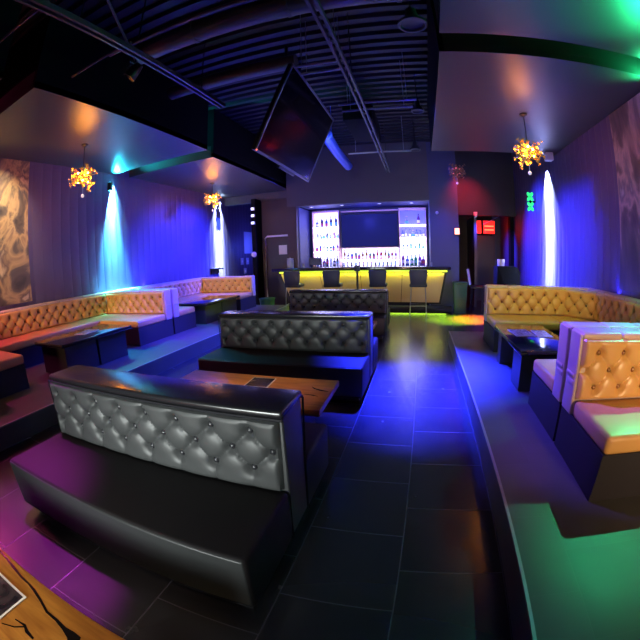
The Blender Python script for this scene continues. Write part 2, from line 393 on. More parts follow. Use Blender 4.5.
# ================================================================== BANQUETTES
def banquette(side, label, x_end, x_wall, yA, yB, dA, dB, seat_x, thickA=.23, thickB=.23, near_arm=True, far_arm=True, corner=False, x0_wallrun=None, y_wall=None):
    """side -1 left / +1 right. yA = outer face of the near back, yB = outer face of the far back."""
    s = side
    t = thing('corner_banquette', label, 'banquette', (x_end, (yA+yB)/2, ZP), group='tan tufted banquettes on the raised platforms')
    ox, oy, oz = x_end, (yA+yB)/2, ZP
    def L(bm): bmesh.ops.translate(bm, verts=bm.verts, vec=(-ox, -oy, -oz)); return bm
    def bx(bm, xa, xb, ya, yb, za, zb, r=0, seg=3): return box(bm, min(xa, xb), max(xa, xb), ya, yb, za, zb, r, seg)
    Z0, ZS1, ZT = ZP, .72, 1.205
    xw = x_wall - s*.012                    # back of wall run
    xbf = x_wall - s*.23                    # front of wall-run back
    y_in0 = yA + (thickA if near_arm else 0)
    y_in1 = yB - (thickB if far_arm else 0)
    yw0 = y_in0; yw1 = y_in1
    # bases
    bm = NB()
    e = 0
    if near_arm: bx(bm, x_end+e, xbf, yA+.012, y_in0+dA-.012, Z0, .59)
    if far_arm: bx(bm, x_end+e, xbf, y_in1-dB+.012, yB-.012, Z0, .59)
    bx(bm, seat_x+.012*s, xw, yw0, yw1, Z0, .589)
    finish('base', L(bm), M_base, t)
    # seats
    if near_arm:
        bm = NB(); bx(bm, x_end, seat_x-.004*s if not corner else seat_x, y_in0-.005, y_in0+dA, .588, ZS1, .035, 4)
        finish('seat', L(bm), M_tan, t)
    if far_arm:
        bm = NB(); bx(bm, x_end, seat_x, y_in1-dB, y_in1+.005, .588, ZS1, .035, 4)
        finish('seat', L(bm), M_tan, t)
    bm = NB(); bx(bm, seat_x+.002*s, xbf+.02*s, yw0, yw1, .588, ZS1-.001, .03, 4)
    finish('seat', L(bm), M_tan, t)
    # backs
    def arm_back(y0, y1, face):
        bm = NB()
        # core
        bx(bm, x_end+.004*s, xw, y0, y1, .5905, ZT-.03, .02, 3)
        b = finish('backrest', L(bm), M_tanend, t)
        # rolled top, in short upholstered sections
        X0, X1 = x_end, xw; k = max(2, int(abs(X1-X0)/.32)); 
        bm = NB()
        for i in range(k):
            a = X0+(X1-X0)*i/k; c = X0+(X1-X0)*(i+1)/k
            bx(bm, a+.001*s, c-.001*s, y0-.012, y1+.012, ZT-.056, ZT, .024, 4)
        finish('top_roll', L(bm), M_tanend, b)
        # end pad with gathered folds
        bm = NB()
        bx(bm, x_end-.012*s, x_end+.03*s, y0+.006, y1-.006, .592, ZT-.01, .014, 3)
        bx(bm, x_end-.022*s, x_end+.03*s, y0+.03, y1-.02, .865, .90, .012, 3)
        bx(bm, x_end-.018*s, x_end+.03*s, y0+.02, y1-.05, .80, .85, .014, 3)
        finish('end_pad', L(bm), M_tanend, b)
        w = abs(xbf-x_end) - .02
        bm = NB()
        if face < 0: tuft(bm, (min(x_end, xbf)+.01, y0-.002, ZS1), (1, 0, 0), (0, 0, 1), (0, -1, 0), w, .445, .225, .127, vc=.215, depth=.052)
        else: tuft(bm, (max(x_end, xbf)-.01, y1+.002, ZS1), (-1, 0, 0), (0, 0, 1), (0, 1, 0), w, .445, .225, .127, vc=.215, depth=.052)
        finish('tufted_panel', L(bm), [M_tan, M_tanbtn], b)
    if near_arm: arm_back(yA+.012, yA+thickA-.02, 1)
    if far_arm: arm_back(yB-thickB+.02, yB-.012, -1)
    # wall run back
    bm = NB(); bx(bm, xbf+.02*s, xw, yA+.25 if near_arm else yA, yB-.25 if far_arm else yB, .5905, ZT-.03, .02, 3)
    b = finish('backrest', L(bm), M_tanend, t)
    y0, y1 = (yA+.235 if near_arm else yA), (yB-.235 if far_arm else yB)
    k = max(2, int((y1-y0)/.32)); bm = NB()
    for i in range(k):
        a = y0+(y1-y0)*i/k; c = y0+(y1-y0)*(i+1)/k
        bx(bm, xbf+.01*s, xw, a+.001, c-.001, ZT-.056, ZT, .024, 4)
    finish('top_roll', L(bm), M_tanend, b)
    bm = NB(); w = yw1-yw0-.04
    if s < 0: tuft(bm, (xbf+.018*s, yw0+.02, ZS1), (0, 1, 0), (0, 0, 1), (1, 0, 0), w, .445, .225, .127, vc=.215, depth=.052)
    else: tuft(bm, (xbf+.018*s, yw1-.02, ZS1), (0, -1, 0), (0, 0, 1), (-1, 0, 0), w, .445, .225, .127, vc=.215, depth=.052)
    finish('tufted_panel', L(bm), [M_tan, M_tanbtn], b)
    if corner:
        # angled corner piece between the far arm and the wall run
        bm = NB(); c0 = Vector((xbf-.42*s, yB-thickB-.001, 0)); c1 = Vector((xbf-.005*s, yB-thickB-.42, 0))
        pr = [(c0.x, c0.y), (c1.x, c1.y), (xbf-.002*s, yB-thickB-.001)]
        prism(bm, pr, 'z', ZS1-.01, ZT-.03, .006)
        cb = finish('corner_pad', L(bm), M_tanend, t)
        u = (c1-c0).normalized(); nrm = Vector((u.y, -u.x, 0))
        if nrm.x*s > 0: nrm = -nrm
        bm = NB(); tuft(bm, (c0.x, c0.y, ZS1), u, (0, 0, 1), nrm, (c1-c0).length, .445, .225, .127, vc=.215, depth=.055)
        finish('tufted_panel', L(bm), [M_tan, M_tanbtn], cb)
    return t
banquette(-1, 'long tan tufted banquette on the left platform beside the big mural', -4.83, XL, 1.52, 6.02, .72, .85, -5.95)
banquette(-1, 'tan tufted banquette at the far end of the left platform', -4.83, XL, 6.05, 10.15, .60, .80, -5.95)
banquette(1, 'tan tufted banquette at the far end of the right platform, with the black table', 1.19, XR, 2.635, 6.42, .62, .72, 2.35, corner=True)
banquette(1, 'tan tufted banquette closest on the right, with its seat facing the viewer', 1.19, XR, -1.2, 2.615, .60, .59, 2.35, near_arm=False)

# ================================================================== TABLES
def crack(bm, pts, z):
    """poured resin vein: pts = (x, y, half width)"""
    top = []
    P = [Vector((a, b, z)) for a, b, w in pts]
    A, B = [], []
    for i, (a, b, w) in enumerate(pts):
        d = (P[min(i+1, len(P)-1)] - P[max(i-1, 0)]).normalized(); nn = Vector((-d.y, d.x, 0))
        A.append(bm.verts.new(P[i]+nn*w)); B.append(bm.verts.new(P[i]-nn*w))
    for i in range(len(P)-1):
        bm.faces.new((B[i], B[i+1], A[i+1], A[i]))
def wood_table(loc, label, veins):
    t = thing('lounge_table', label, 'table', loc, group='wooden lounge tables between the black sofas')
    bm = NB(); box(bm, -.83, .83, -.37, .37, .44, .50, .008, 2); top = finish('table_top', bm, M_wood, t)
    for v in veins:
        bm = NB(); crack(bm, v, .5012); finish('resin_vein', bm, M_resin, top)
    for sx in (-1, 1):
        bm = NB(); box(bm, sx*.55-.07, sx*.55+.07, -.2, .2, .02, .44); finish('pedestal', bm, M_ped, t)
        bm = NB(); box(bm, sx*.55-.14, sx*.55+.14, -.28, .28, 0, .02, .004, 1); finish('foot_plate', bm, M_ped, t)
    return t
def V(raw, cx, cy): return [(a-cx, b-cy, w) for a, b, w in raw]
near = (-1.60, .015, 0)
v1 = V([(-1.78, .375, .004), (-1.70, .367, .005), (-1.62, .362, .006), (-1.53, .350, .007), (-1.454, .340, .006), (-1.39, .338, .005), (-1.34, .331, .007), (-1.26, .31, .006), (-1.196, .287, .006), (-1.13, .285, .007), (-1.073, .275, .010), (-1.03, .27, .020), (-1.0, .262, .028), (-.985, .25, .02), (-1.01, .225, .012), (-1.02, .19, .006)], near[0], near[1])
v2 = V([(-1.28, .16, .002), (-1.22, .17, .006), (-1.19, .155, .008), (-1.14, .15, .005)], near[0], near[1])
v3 = V([(-1.31, .10, .002), (-1.25, .13, .003), (-1.215, .165, .004)], near[0], near[1])
wood_table(near, 'amber wooden table with a long black crack in the near left corner', [v1, v2, v3])
mid = (-1.575, 2.95, 0)
wood_table(mid, 'amber wooden table between the nearest and middle black sofas', [
    [(.80, .05, .004), (.72, .07, .012), (.66, .10, .008), (.62, .14, .003)],
    [(.74, -.08, .003), (.68, -.06, .010), (.60, -.05, .004)],
    [(-.75, -.2, .002), (-.5, -.15, .004), (-.25, -.2, .003)]])
wood_table((-1.575, 6.25, 0), 'wooden table between the middle and farthest black sofas', [[(.7, .1, .004), (.6, .12, .01), (.5, .1, .004)]])
def card(name, loc, rz, w, h, label, m, cat='menu', border=.012, grp=None):
    t = thing(name, label, cat, loc, rz, grp)
    bm = NB(); box(bm, -w/2, w/2, -h/2, h/2, .0022, .006); finish('sheet', bm, M_paper, t, False)
    bm = NB(); box(bm, -w/2+border, w/2-border, -h/2+border, h/2-border, .0062, .0072); finish('printed_picture', bm, m, t, False)
card('picture_card', (-1.52, .16, .5), 0, .38, .235, 'dark picture card with white border lying on the near table', M_print, 'card')
card('menu_card', (-1.49, 3.10, .5), math.radians(2), .25, .27, 'white bordered dark menu card lying on the middle wooden table', M_print)

def black_table(loc, w, l, label, off1, off2):
    t = thing('lounge_table', label, 'table', loc, group='glossy black tables in the banquettes')
    bm = NB(); box(bm, -w/2, w/2, -l/2, l/2, .445, .50, .006, 2); finish('table_top', bm, M_blktop, t)
    for ya, yb in (off1, off2):
        bm = NB(); box(bm, -w/2+.06, w/2-.08, ya, yb, 0, .445, .004, 1); finish('pedestal', bm, M_ped, t)
    return t
black_table((-4.93, 3.72, ZP), .82, 1.50, 'glossy black table on the left platform near the big mural', (-.66, -.02), (.02, .66))
black_table((-5.10, 7.95, ZP), .86, 1.70, 'glossy black table in the far left banquette', (-.78, -.02), (.02, .78))
black_table((1.46, 4.37, ZP), .72, 1.44, 'glossy black table on the right platform with two menus on it', (-.56, -.20), (.48, .66))
card('menu_card', (1.35, 4.55, .75), math.radians(4), .26, .40, 'long menu lying on the left side of the right black table', M_menu, border=.006)
card('menu_card', (1.62, 4.50, .75), math.radians(-2), .20, .42, 'narrow menu lying on the right side of the right black table', M_menu, border=.006)
card('menu_card', (-4.95, 3.8, .75), math.radians(12), .24, .40, 'pale menu lying on the left black table by the mural', M_menu, border=.006)

# ================================================================== MURALS
bm = NB(); box(bm, XL+.001, XL+.03, -1.0, 3.885, 1.28, 4.03)
tag(finish('wall_mural', bm, M_muralL, None, False), 'tan and grey cloudy mural on the left wall', 'mural')
bm = NB(); box(bm, XR-.03, XR-.001, -1.0, 5.34, 1.28, 4.03)
tag(finish('wall_mural', bm, M_muralR, None, False), 'dim brown and grey cloudy mural on the right wall', 'mural')

# ================================================================== CHANDELIERS
def chandelier(loc, ztop, label, lit=True, size=.21, group='gold chandeliers'):
    t = thing('chandelier', label, 'chandelier', loc, group=group)
    bm = NB(); tube(bm, [(0, 0, size*.9), (0, 0, ztop-loc[2]-.02)], .008, 6); finish('rod', bm, M_rod, t)
    bm = NB(); lathe(bm, [(0, ztop-loc[2]), (.07, ztop-loc[2]), (.07, ztop-loc[2]-.02), (.02, ztop-loc[2]-.05), (0, ztop-loc[2]-.05)], 16); finish('ceiling_plate', bm, M_rod, t)
    bm = NB()
    rnd = random.Random(3)
    tube(bm, [(0, 0, size*.95), (0, 0, -size*.95)], .012, 6)
    for i in range(58):
        th = rnd.uniform(0, 2*PI); z = rnd.uniform(-1, 1)
        d = Vector((math.cos(th), math.sin(th), z)); m_ = max(abs(d.x), abs(d.y), abs(d.z)); p = d/m_*size*rnd.uniform(.6, 1.05)
        tube(bm, [(0, 0, p.z*.5), p*.6, p], .006, 5)
        # small flower of four petals at the tip
        nrm = p.normalized(); u = nrm.orthogonal().normalized(); w = nrm.cross(u)
        for k in range(5):
            a = 2*PI*k/5; dd = u*math.cos(a)+w*math.sin(a); ee = -u*math.sin(a)+w*math.cos(a)
            q = [p, p+dd*.022+ee*.013+nrm*.008, p+dd*.045+nrm*.018, p+dd*.022-ee*.013+nrm*.008]
            q2 = [x - nrm*.004 for x in q]
            A = [bm.verts.new(x) for x in q]; B = [bm.verts.new(x) for x in q2]
            bm.faces.new(A); bm.faces.new(B[::-1])
            for j in range(4): bm.faces.new((A[(j+1) % 4], A[j], B[j], B[(j+1) % 4]))
    finish('flower_frame', bm, M_gold if lit else M_golddim, t)
    for k in range(6):
        a = 2*PI*k/6+.3
        bm = NB(); ball(bm, (math.cos(a)*size*.5, math.sin(a)*size*.5, (-.35 if k % 2 else .35)*size), .019, 8)
        finish('bulb', bm, M_bulb if lit else M_bulb_red, t)
    bm = NB(); tube(bm, [(0, 0, -size*.9), (0, 0, -size-.10)], .003, 5); ball(bm, (0, 0, -size-.13), .032, 10); finish('crystal_drop', bm, M_crystal, t)
    return t
chandelier((-5.47, 4.30, 3.42), ZS, 'gold flower chandelier nearest on the left, beside the cyan light streak')
chandelier((-5.75, 9.35, 3.55), ZS, 'gold flower chandelier at the far left, by the white light streak')
chandelier((1.88, 5.80, 3.38), ZS, 'gold flower chandelier hanging on the right side')
chandelier((1.15, 10.0, 3.98), ZD, 'dim unlit chandelier near the red-lit passage', lit=False, size=.20)

# ================================================================== HANGING SCREEN
t = thing('hanging_television', 'large black television hanging tilted from the ceiling on the left', 'television', (-2.0, 5.5, 3.15))
W, Hh, D = 2.35, 1.32, .07      # along y, up, thick
tilt = Matrix.Rotation(math.radians(24), 4, 'Y')
def tl(bm): bmesh.ops.transform(bm, matrix=tilt, verts=bm.verts); return bm
bm = NB(); box(bm, -D, 0, -W/2, W/2, 0, Hh, .01, 2); finish('housing', tl(bm), M_blkplastic, t)
bm = NB(); box(bm, .001, .006, -W/2+.03, W/2-.03, .03, Hh-.03); finish('screen', tl(bm), M_screen, t, False)
bm = NB()
box(bm, -.01, .014, -W/2-.012, W/2+.012, -.012, .024, .004, 1)
box(bm, -.01, .014, -W/2-.012, -W/2+.022, 0, Hh, .004, 1); box(bm, -.01, .014, W/2-.022, W/2+.012, 0, Hh, .004, 1)
box(bm, -.01, .014, -W/2-.012, W/2+.012, Hh-.024, Hh+.012, .004, 1)
finish('bezel', tl(bm), M_bezel, t)
bm = NB(); box(bm, .0, .03, -.35, .35, -.06, -.012, .004, 1); finish('sensor_bar', tl(bm), M_blkplastic, t)
bm = NB(); ball(bm, (.012, -W/2+.0, .01), .014, 8); finish('power_light', tl(bm), M_redhot, t)
bm = NB(); tube(bm, [(.15, -.35, .9), (.15, -.35, ZD-3.15)], .03, 8); tube(bm, [(.15, .35, .9), (.15, .35, ZD-3.15)], .03, 8)
box(bm, .02, .22, -.5, .5, .75, .95); finish('ceiling_mount', bm, M_rod, t)

# ================================================================== CEILING HARDWARE
def pipe(name, pts, r, m, label, cat, group=None, n=8):
    bm = NB(); tube(bm, pts, r, n)
    if name == 'cross_pipe':
        for q in (.12, .88):
            h = Vector(pts[0]).lerp(Vector(pts[1]), q); tube(bm, [h, (h.x, h.y, ZD+.01)], .006, 5)
    return tag(finish(name, bm, m), label, cat, group)
def channel(x, y0, y1, z, label):
    t = thing('strut_channel', label, 'strut', (x, 0, z), group='long ceiling struts')
    for dx in (-.035, .035):
        bm = NB(); box(bm, dx-.014, dx+.014, y0, y1, -.03, .03); finish('rail', bm, M_pipe, t, False)
    y = y0+.3
    while y < y1:
        bm = NB(); box(bm, -.02, .02, y, y+.06, .0, .02); finish('cross_tie', bm, M_pipe, t, False); y += .9
    for y in (y0+1, (y0+y1)/2, y1-.6):
        bm = NB(); tube(bm, [(0, y, .03), (0, y, ZD-z)], .008, 5); finish('hanger_rod', bm, M_rod, t)
channel(-.715, -1, 10.0, 4.0, 'long double ceiling strut running toward the bar above the aisle')
channel(-2.66, -1, 4.6, 4.05, 'long ceiling strut running back at the upper left')
gp = 'paired cross pipes under the metal ceiling'
for y, x0, x1 in ((4.33, -1.42, -.8), (4.57, -1.42, -.8), (5.85, -1.18, .12), (6.15, -1.18, .05), (9.0, -1.62, -.05)):
    pipe('cross_pipe', [(x0, y, 4.3), (x1, y, 4.3)], .022, M_pipe2, 'thin crosswise pipe under the metal ceiling at %s' % ({4.33: 'the hanging screen, nearer of its pair', 4.57: 'the hanging screen, farther of its pair', 5.85: 'mid strut, nearer of its pair', 6.15: 'mid strut, farther of its pair', 9.0: 'the far end of the long strut'}[y]), 'pipe', gp)
pipe('sprinkler_pipe', [(-3.3, 2.82, 4.38), (.2, 2.80, 4.38)], .025, M_duct, 'thin pale pipe crossing the ceiling in front of the grey duct', 'pipe')
bm = NB(); tube(bm, [(-3.3, 3.35, 4.62), (.25, 3.35, 4.62)], .15, 20)
for x in (-2.4, -1.2, 0): tube(bm, [(x, 3.35, 4.62), (x+.05, 3.35, 4.62)], .162, 20)
tag(finish('round_duct', bm, M_duct), 'grey round duct crossing the ceiling overhead', 'duct')
bm = NB(); tube(bm, [(-3.9, 4.9, 4.75), (-1.6, 4.9, 4.75)], .12, 16); tag(finish('round_duct', bm, M_duct), 'smaller grey duct behind the hanging television', 'duct')
bm = NB(); tube(bm, [(-1.80, 7.1, 4.35), (-1.82, 8.4, 4.25), (-1.80, 9.9, 4.2)], .12, 16); tube(bm, [(-1.80, 7.4, 4.33), (-1.80, 7.5, 4.325)], .135, 16)
tube(bm, [(-1.81, 8.0, 4.3), (-1.81, 8.0, ZD+.01)], .01, 6); tag(finish('blue_duct', bm, M_bluepipe), 'bright blue pipe at the ceiling beside the hanging television', 'pipe')
bm = NB(); box(bm, -1.35, -.75, 7.0, 8.6, 4.45, 4.85, .03, 2); tag(finish('air_handler', bm, M_fascia), 'dark box duct next to the blue pipe', 'duct')
# left diagonal hangers
for k, (a, b, l) in enumerate((((-3.78, 2.63, 4.2), (-2.66, 2.55, 4.16), 'thin crosswise rod from the left soffit to the upper left strut'),
                 ((-3.70, 1.40, 4.2), (-2.70, 1.42, 4.16), 'thin crosswise rod nearest the top left corner'),
                 ((-2.36, 1.85, 4.2), (-2.66, 2.50, 4.12), 'thin slanting rod meeting the upper left strut'))):
    pipe('support_rod', [a, b], .015, M_pipe, l, 'rod', 'thin rods at the upper left strut')
def disc(loc, r, label):
    t = thing('ceiling_lamp', label, 'lamp', loc, group='round unlit lamps under the ceiling')
    bm = NB(); lathe(bm, [(0, .25), (r*.35, .25), (r*.5, .12), (r, .03), (r, 0), (r*.85, 0), (r*.8, .03), (0, .05)], 24); finish('shade', bm, M_pipe, t)
    bm = NB(); tube(bm, [(0, 0, .25), (0, 0, ZD-loc[2])], .012, 6); finish('stem', bm, M_rod, t)
disc((.14, 3.80, 4.40), .17, 'larger round unlit lamp at the top of the picture beside the right soffit')
disc((.14, 6.60, 4.38), .12, 'smaller round unlit lamp farther back beside the right soffit')
disc((.05, 9.3, 4.40), .14, 'round unlit lamp farthest back above the bar end')
# stage light on the left strut
def par(loc, label, aim):
    t = thing('stage_light', label, 'stage light', loc, group='small black stage lights')
    d = (Vector(aim)-Vector(loc)).normalized()
    bm = NB(); tube(bm, [-d*.10, d*.02, d*.10], [.055, .08, .085], 14); finish('can', bm, M_blkplastic, t)
    bm = NB(); tube(bm, [d*.101, d*.104], .07, 14); finish('lens', bm, M_screen, t)
    bm = NB(); box(bm, -.01, .01, -.09, .09, .10, .13); tube(bm, [(0, 0, .12), (0, 0, ZD-loc[2]+.01)], .012, 6); finish('bracket', bm, M_rod, t)
par((-2.95, 2.95, 4.05), 'small black stage light hanging at the upper left strut', (-3.6, 2.6, 3.0))

# ================================================================== WALL SCONCE FIXTURES (uplight/downlight)
def sconce(x, y, side, m, label):
    t = thing('wall_light', label, 'wall light', (x, y, 3.72), group='narrow beam wall lights')
    bm = NB(); box(bm, min(0, side*.10), max(0, side*.10), -.045, .045, -.10, .10, .008, 2); finish('housing', bm, M_blkplastic, t)
    bm = NB(); box(bm, side*.05-.03, side*.05+.03, -.03, .03, -.104, -.1005); finish('lower_lens', bm, m, t, False)
    bm = NB(); box(bm, side*.05-.03, side*.05+.03, -.03, .03, .1005, .104); finish('upper_lens', bm, m, t, False)
sconce(XL+.001, 6.22, 1, M_sconce_c, 'small black wall light on the left wall at the cyan streak')
sconce(XL+.001, 11.5, 1, M_sconce_w, 'small black wall light on the far left wall at the white streak')
bm = NB(); box(bm, XR-.30, XR-.12, 7.9, 8.08, 3.86, 4.05, .02, 2); tag(finish('corner_speaker', bm, M_gwhite), 'small cream box under the right soffit above the white streak', 'speaker')

# ================================================================== BAR
t = thing('bar_counter', 'long bar counter with lime light strip under its dark top', 'bar counter', (-1.75, 11.1, 0))
ox, oy = -1.75, 11.1
def LB(bm): bmesh.ops.translate(bm, verts=bm.verts, vec=(-ox, -oy, 0)); return bm
bm = NB(); box(bm, -4.56, .98, 10.86, 11.75, 1.27, 1.355, .01, 2); finish('counter_top', LB(bm), M_bartop, t)
bm = NB(); box(bm, -4.40, .90, 10.98, 11.5, 1.19, 1.27); finish('underside', LB(bm), M_base, t)
bm = NB(); box(bm, -4.34, .88, 10.945, 10.975, 1.20, 1.245); finish('light_strip', LB(bm), M_ledgreen, t, False)
# slanted front made of framed panels: outer trapezoid
bm = NB()
def quadslab(bm, p, d=.05):
    A = [bm.verts.new(q) for q in p]; B = [bm.verts.new((q[0], q[1]+d, q[2])) for q in p]
    fs = [bm.faces.new(A), bm.faces.new(B[::-1])]
    for i in range(4): fs.append(bm.faces.new((A[(i+1) % 4], A[i], B[i], B[(i+1) % 4])))
    bmesh.ops.recalc_face_normals(bm, faces=fs)
quadslab(bm, [(-4.06, 11.16, .22), (.70, 11.16, .22), (.86, 11.0, 1.19), (-4.34, 11.0, 1.19)], .3)
finish('body', LB(bm), M_base, t, False)
for k in range(4):
    bm = NB()
    a0 = -4.02+k*1.17; a1 = a0+1.155; b0 = -4.30+k*1.28; b1 = b0+1.265
    quadslab(bm, [(a0, 11.140, .27), (a1, 11.140, .27), (b1, 10.985, 1.18), (b0, 10.985, 1.18)], .012)
    finish('front_panel', LB(bm), M_barfront, t, False)
bm = NB(); box(bm, -4.2, 1.03, 10.86, 11.2, .05, .17, .01, 2); finish('foot_rail', LB(bm), M_base, t)
bm = NB(); box(bm, -4.1, .93, 11.0, 11.5, 0, .05); finish('kick_plinth', LB(bm), M_base, t)
bm = NB(); box(bm, -4.05, .85, 11.02, 11.04, .018, .04); finish('light_strip', LB(bm), M_ledgreen, t, False)

def stool(x, label, rz=0.):
    t = thing('bar_stool', label, 'bar stool', (x, 10.45, 0), rz, group='navy bar stools at the counter')
    bm = NB(); box(bm, -.25, .25, -.22, .22, .80, .90, .035, 3); finish('seat', bm, M_navy, t)
    bm = NB(); prism(bm, [(-.215, .86), (.215, .86), (.26, 1.24), (.235, 1.29), (-.235, 1.29), (-.26, 1.24)], 'y', -.26, -.20, .015); finish('backrest', bm, M_navy, t)
    for sx in (-1, 1):
        for sy in (-1, 1):
            bm = NB(); tube(bm, [(sx*.20, sy*.18, .80), (sx*.24, sy*.22, 0)], .013, 8); finish('leg', bm, M_steel, t)
    bm = NB(); z = .28
    for a, b in (((-.23, -.21), (.23, -.21)), ((-.23, .21), (.23, .21)), ((-.23, -.21), (-.23, .21)), ((.23, -.21), (.23, .21))): tube(bm, [(*a, z), (*b, z)], .010, 6)
    finish('foot_ring', bm, M_steel, t)
    return t
stool(-3.66, 'navy bar stool at the left end of the bar')
stool(-2.46, 'navy bar stool second from the left along the bar')
stool(-1.13, 'navy bar stool second from the right along the bar')
stool(.01, 'navy bar stool at the right end of the bar, legs visible')
t = thing('floor_stand', 'slim black post with a box top standing before the bar', 'stand', (-1.70, 10.2, 0))
bm = NB(); tube(bm, [(0, 0, .02), (0, 0, 1.25)], .032, 10); finish('post', bm, M_blkplastic, t)
bm = NB(); box(bm, -.075, .075, -.05, .05, 1.25, 1.42, .01, 2); finish('head', bm, M_navy, t)
bm = NB(); lathe(bm, [(0, 0), (.17, 0), (.17, .012), (.04, .03), (0, .03)], 20); finish('foot', bm, M_blkplastic, t)

# back bar
t = thing('back_bar_cabinet', 'low cabinet along the wall behind the bar under the shelves', 'cabinet', (-1.7, 12.6, 0))
bm = NB(); box(bm, -2.05, 2.05, -.25, .37, 0, 1.30, .01, 1); finish('body', bm, M_base, t)
bm = NB(); box(bm, -2.07, 2.08, -.28, .37, 1.30, 1.35, .006, 1); finish('worktop', bm, M_bartop, t)
ox2 = 12.62
def shelf_unit(x0, x1, label, tiers, dims):
    t = thing('backlit_shelf', label, 'shelf', (x0, ox2, 1.351), group='backlit bottle shelves behind the bar')
    w = x1-x0; zt = 3.26-1.351
    bm = NB()
    for i in range(len(tiers)):
        z0 = tiers[i]-1.351; z1 = (tiers[i+1] if i+1 < len(tiers) else 3.26)-1.351
        if i in dims: continue
        box(bm, .03, w-.03, .30, .31, z0, z1)
    finish('lit_back', bm, M_shelfback, t, False)
    if dims:
        bm = NB()
        for i in dims:
            z0 = tiers[i]-1.351; z1 = (tiers[i+1] if i+1 < len(tiers) else 3.26)-1.351
            box(bm, .03, w-.03, .30, .31, z0, z1)
        finish('blue_back', bm, M_shelfblue, t, False)
    bm = NB(); box(bm, 0, .03, 0, .31, 0, zt); box(bm, w-.03, w, 0, .31, 0, zt); box(bm, 0, w, 0, .31, zt, zt+.06); finish('frame', bm, M_shelfframe, t, False)
    for z in tiers:
        if z < 1.4: continue
        bm = NB(); box(bm, .031, w-.031, .005, .298, z-.045-1.351, z-1.351); finish('shelf_board', bm, M_shelflit, t, False)
    return t
tL = [1.352, 1.87, 2.31, 2.74]
shelf_unit(-3.68, -2.70, 'left backlit bottle shelf behind the bar', tL, ())
tR = [1.352, 1.90, 2.31, 2.74]
shelf_unit(-.62, .33, 'right backlit bottle shelf behind the bar', tR, (2, 3))
shelf_c = thing('backlit_shelf', 'wide backlit bottle shelf under the bar television', 'shelf', (-2.68, ox2, 1.351), group='backlit bottle shelves behind the bar')
bm = NB(); box(bm, .01, 2.03, .30, .31, 0, .60); finish('lit_back', bm, M_shelfback, shelf_c, False)
bm = NB(); box(bm, .01, 2.03, .005, .298, .175, .205); finish('shelf_board', bm, M_shelflit, shelf_c, False)
bm = NB(); box(bm, .01, 2.03, 0, .30, .60, .63); finish('frame', bm, M_shelfframe, shelf_c, False)
bm = NB(); box(bm, 0.01, 2.03, .20, .30, 1.90, 1.95); finish('frame', bm, M_shelfframe, shelf_c, False)

t = thing('television', 'large flat television on the wall behind the bar', 'television', (-1.65, 12.72, 1.99))
bm = NB(); box(bm, -1.0, 1.0, 0, .06, 0, 1.17, .008, 2); finish('housing', bm, M_blkplastic, t)
bm = NB(); box(bm, -.975, .975, -.004, -.0005, .03, 1.145); finish('screen', bm, M_tvscreen, t, False)
bm = NB(); box(bm, -.2, .2, .06, .275, .35, .8); finish('wall_bracket', bm, M_rod, t)

# bottles
def bottle_mesh(kind, glass, label, cap, h):
    bm = NB(); s = h/.30
    P = {0: [(0, 0), (.037, 0), (.039, .01), (.039, .19), (.033, .215), (.014, .24), (.013, .285)],
         1: [(0, 0), (.046, 0), (.048, .01), (.047, .15), (.036, .18), (.015, .20), (.014, .27)],
         2: [(0, 0), (.030, 0), (.032, .01), (.037, .17), (.030, .21), (.012, .235), (.012, .30)]}[kind]
    P = [(r*1.05, z*s) for r, z in P]
    lathe(bm, P, 12); r1, z1 = P[-1]
    lathe(bm, [(r1, z1), (r1+.003, z1), (r1+.003, z1+.03), (0, z1+.03)], 12, mi=2)
    rb = P[3][0]+.001
    lathe(bm, [(rb, .05*s), (rb, .13*s)], 12, mi=1)
    me = bpy.data.meshes.new('bottle'); bm.to_mesh(me); bm.free()
    for m in (glass, label, cap): me.materials.append(m)
    me.polygons.foreach_set('use_smooth', [True]*len(me.polygons))
    return me
G = {'clear': mat('glass_clear', (.55, .6, .75), .08, trans=.6), 'blue': mat('glass_blue', (.05, .12, .6), .1, trans=.3),
     'amber': mat('glass_amber', (.35, .13, .03), .1, trans=.3), 'green': mat('glass_green', (.03, .25, .15), .1, trans=.3),
     'red': mat('glass_red', (.5, .04, .08), .1, trans=.3), 'dark': mat('glass_dark', (.05, .05, .12), .12, trans=.3), 'purple': mat('glass_purple', (.2, .06, .4), .1, trans=.2)}
lab = [mat('label_white', (.8, .8, .8), .6), mat('label_teal', (.1, .4, .5), .6), mat('label_wine', (.4, .05, .12), .6), mat('label_black', (.03, .03, .04), .6)]
capm = [mat('cap_black', (.02, .02, .02), .4), mat('cap_gold', (.7, .5, .15), .3, metal=1)]
ME = {}
k = 0
for g in G:
    for kd in (0, 1, 2):
        ME[g, kd] = bottle_mesh(kd, G[g], lab[(0, 1, 0, 2)[k % 4]], capm[k % 2], (.30, .27, .32)[kd]); k += 1
rnd = random.Random(11)
def row(x0, x1, n, y, z, pal, where, scale=1.):
    for i in range(n):
        x = x0+(x1-x0)*(i+.5)/n+rnd.uniform(-.012, .012)
        g = rnd.choice(pal); kd = rnd.choice((0, 1, 2))
        o = bpy.data.objects.new('bottle', ME[g, kd]); C.objects.link(o); o.location = (x, y, z); o.scale = (scale*1.12, scale*1.12, scale*rnd.uniform(.92, 1.12))
        tag(o, '%s glass bottle %s' % (g, where), 'bottle', '%s bottles %s' % (g, where))
row(-3.62, -2.76, 5, 12.78, 2.7405, ['dark', 'purple', 'blue'], 'on the top tier of the left bar shelf', 1.1)
row(-3.62, -2.76, 7, 12.85, 2.3105, ['clear', 'dark', 'clear', 'purple'], 'on the second tier of the left bar shelf', .92)
row(-3.60, -2.8, 5, 12.70, 2.3105, ['clear', 'dark', 'amber'], 'in front on the second tier of the left bar shelf', .6)
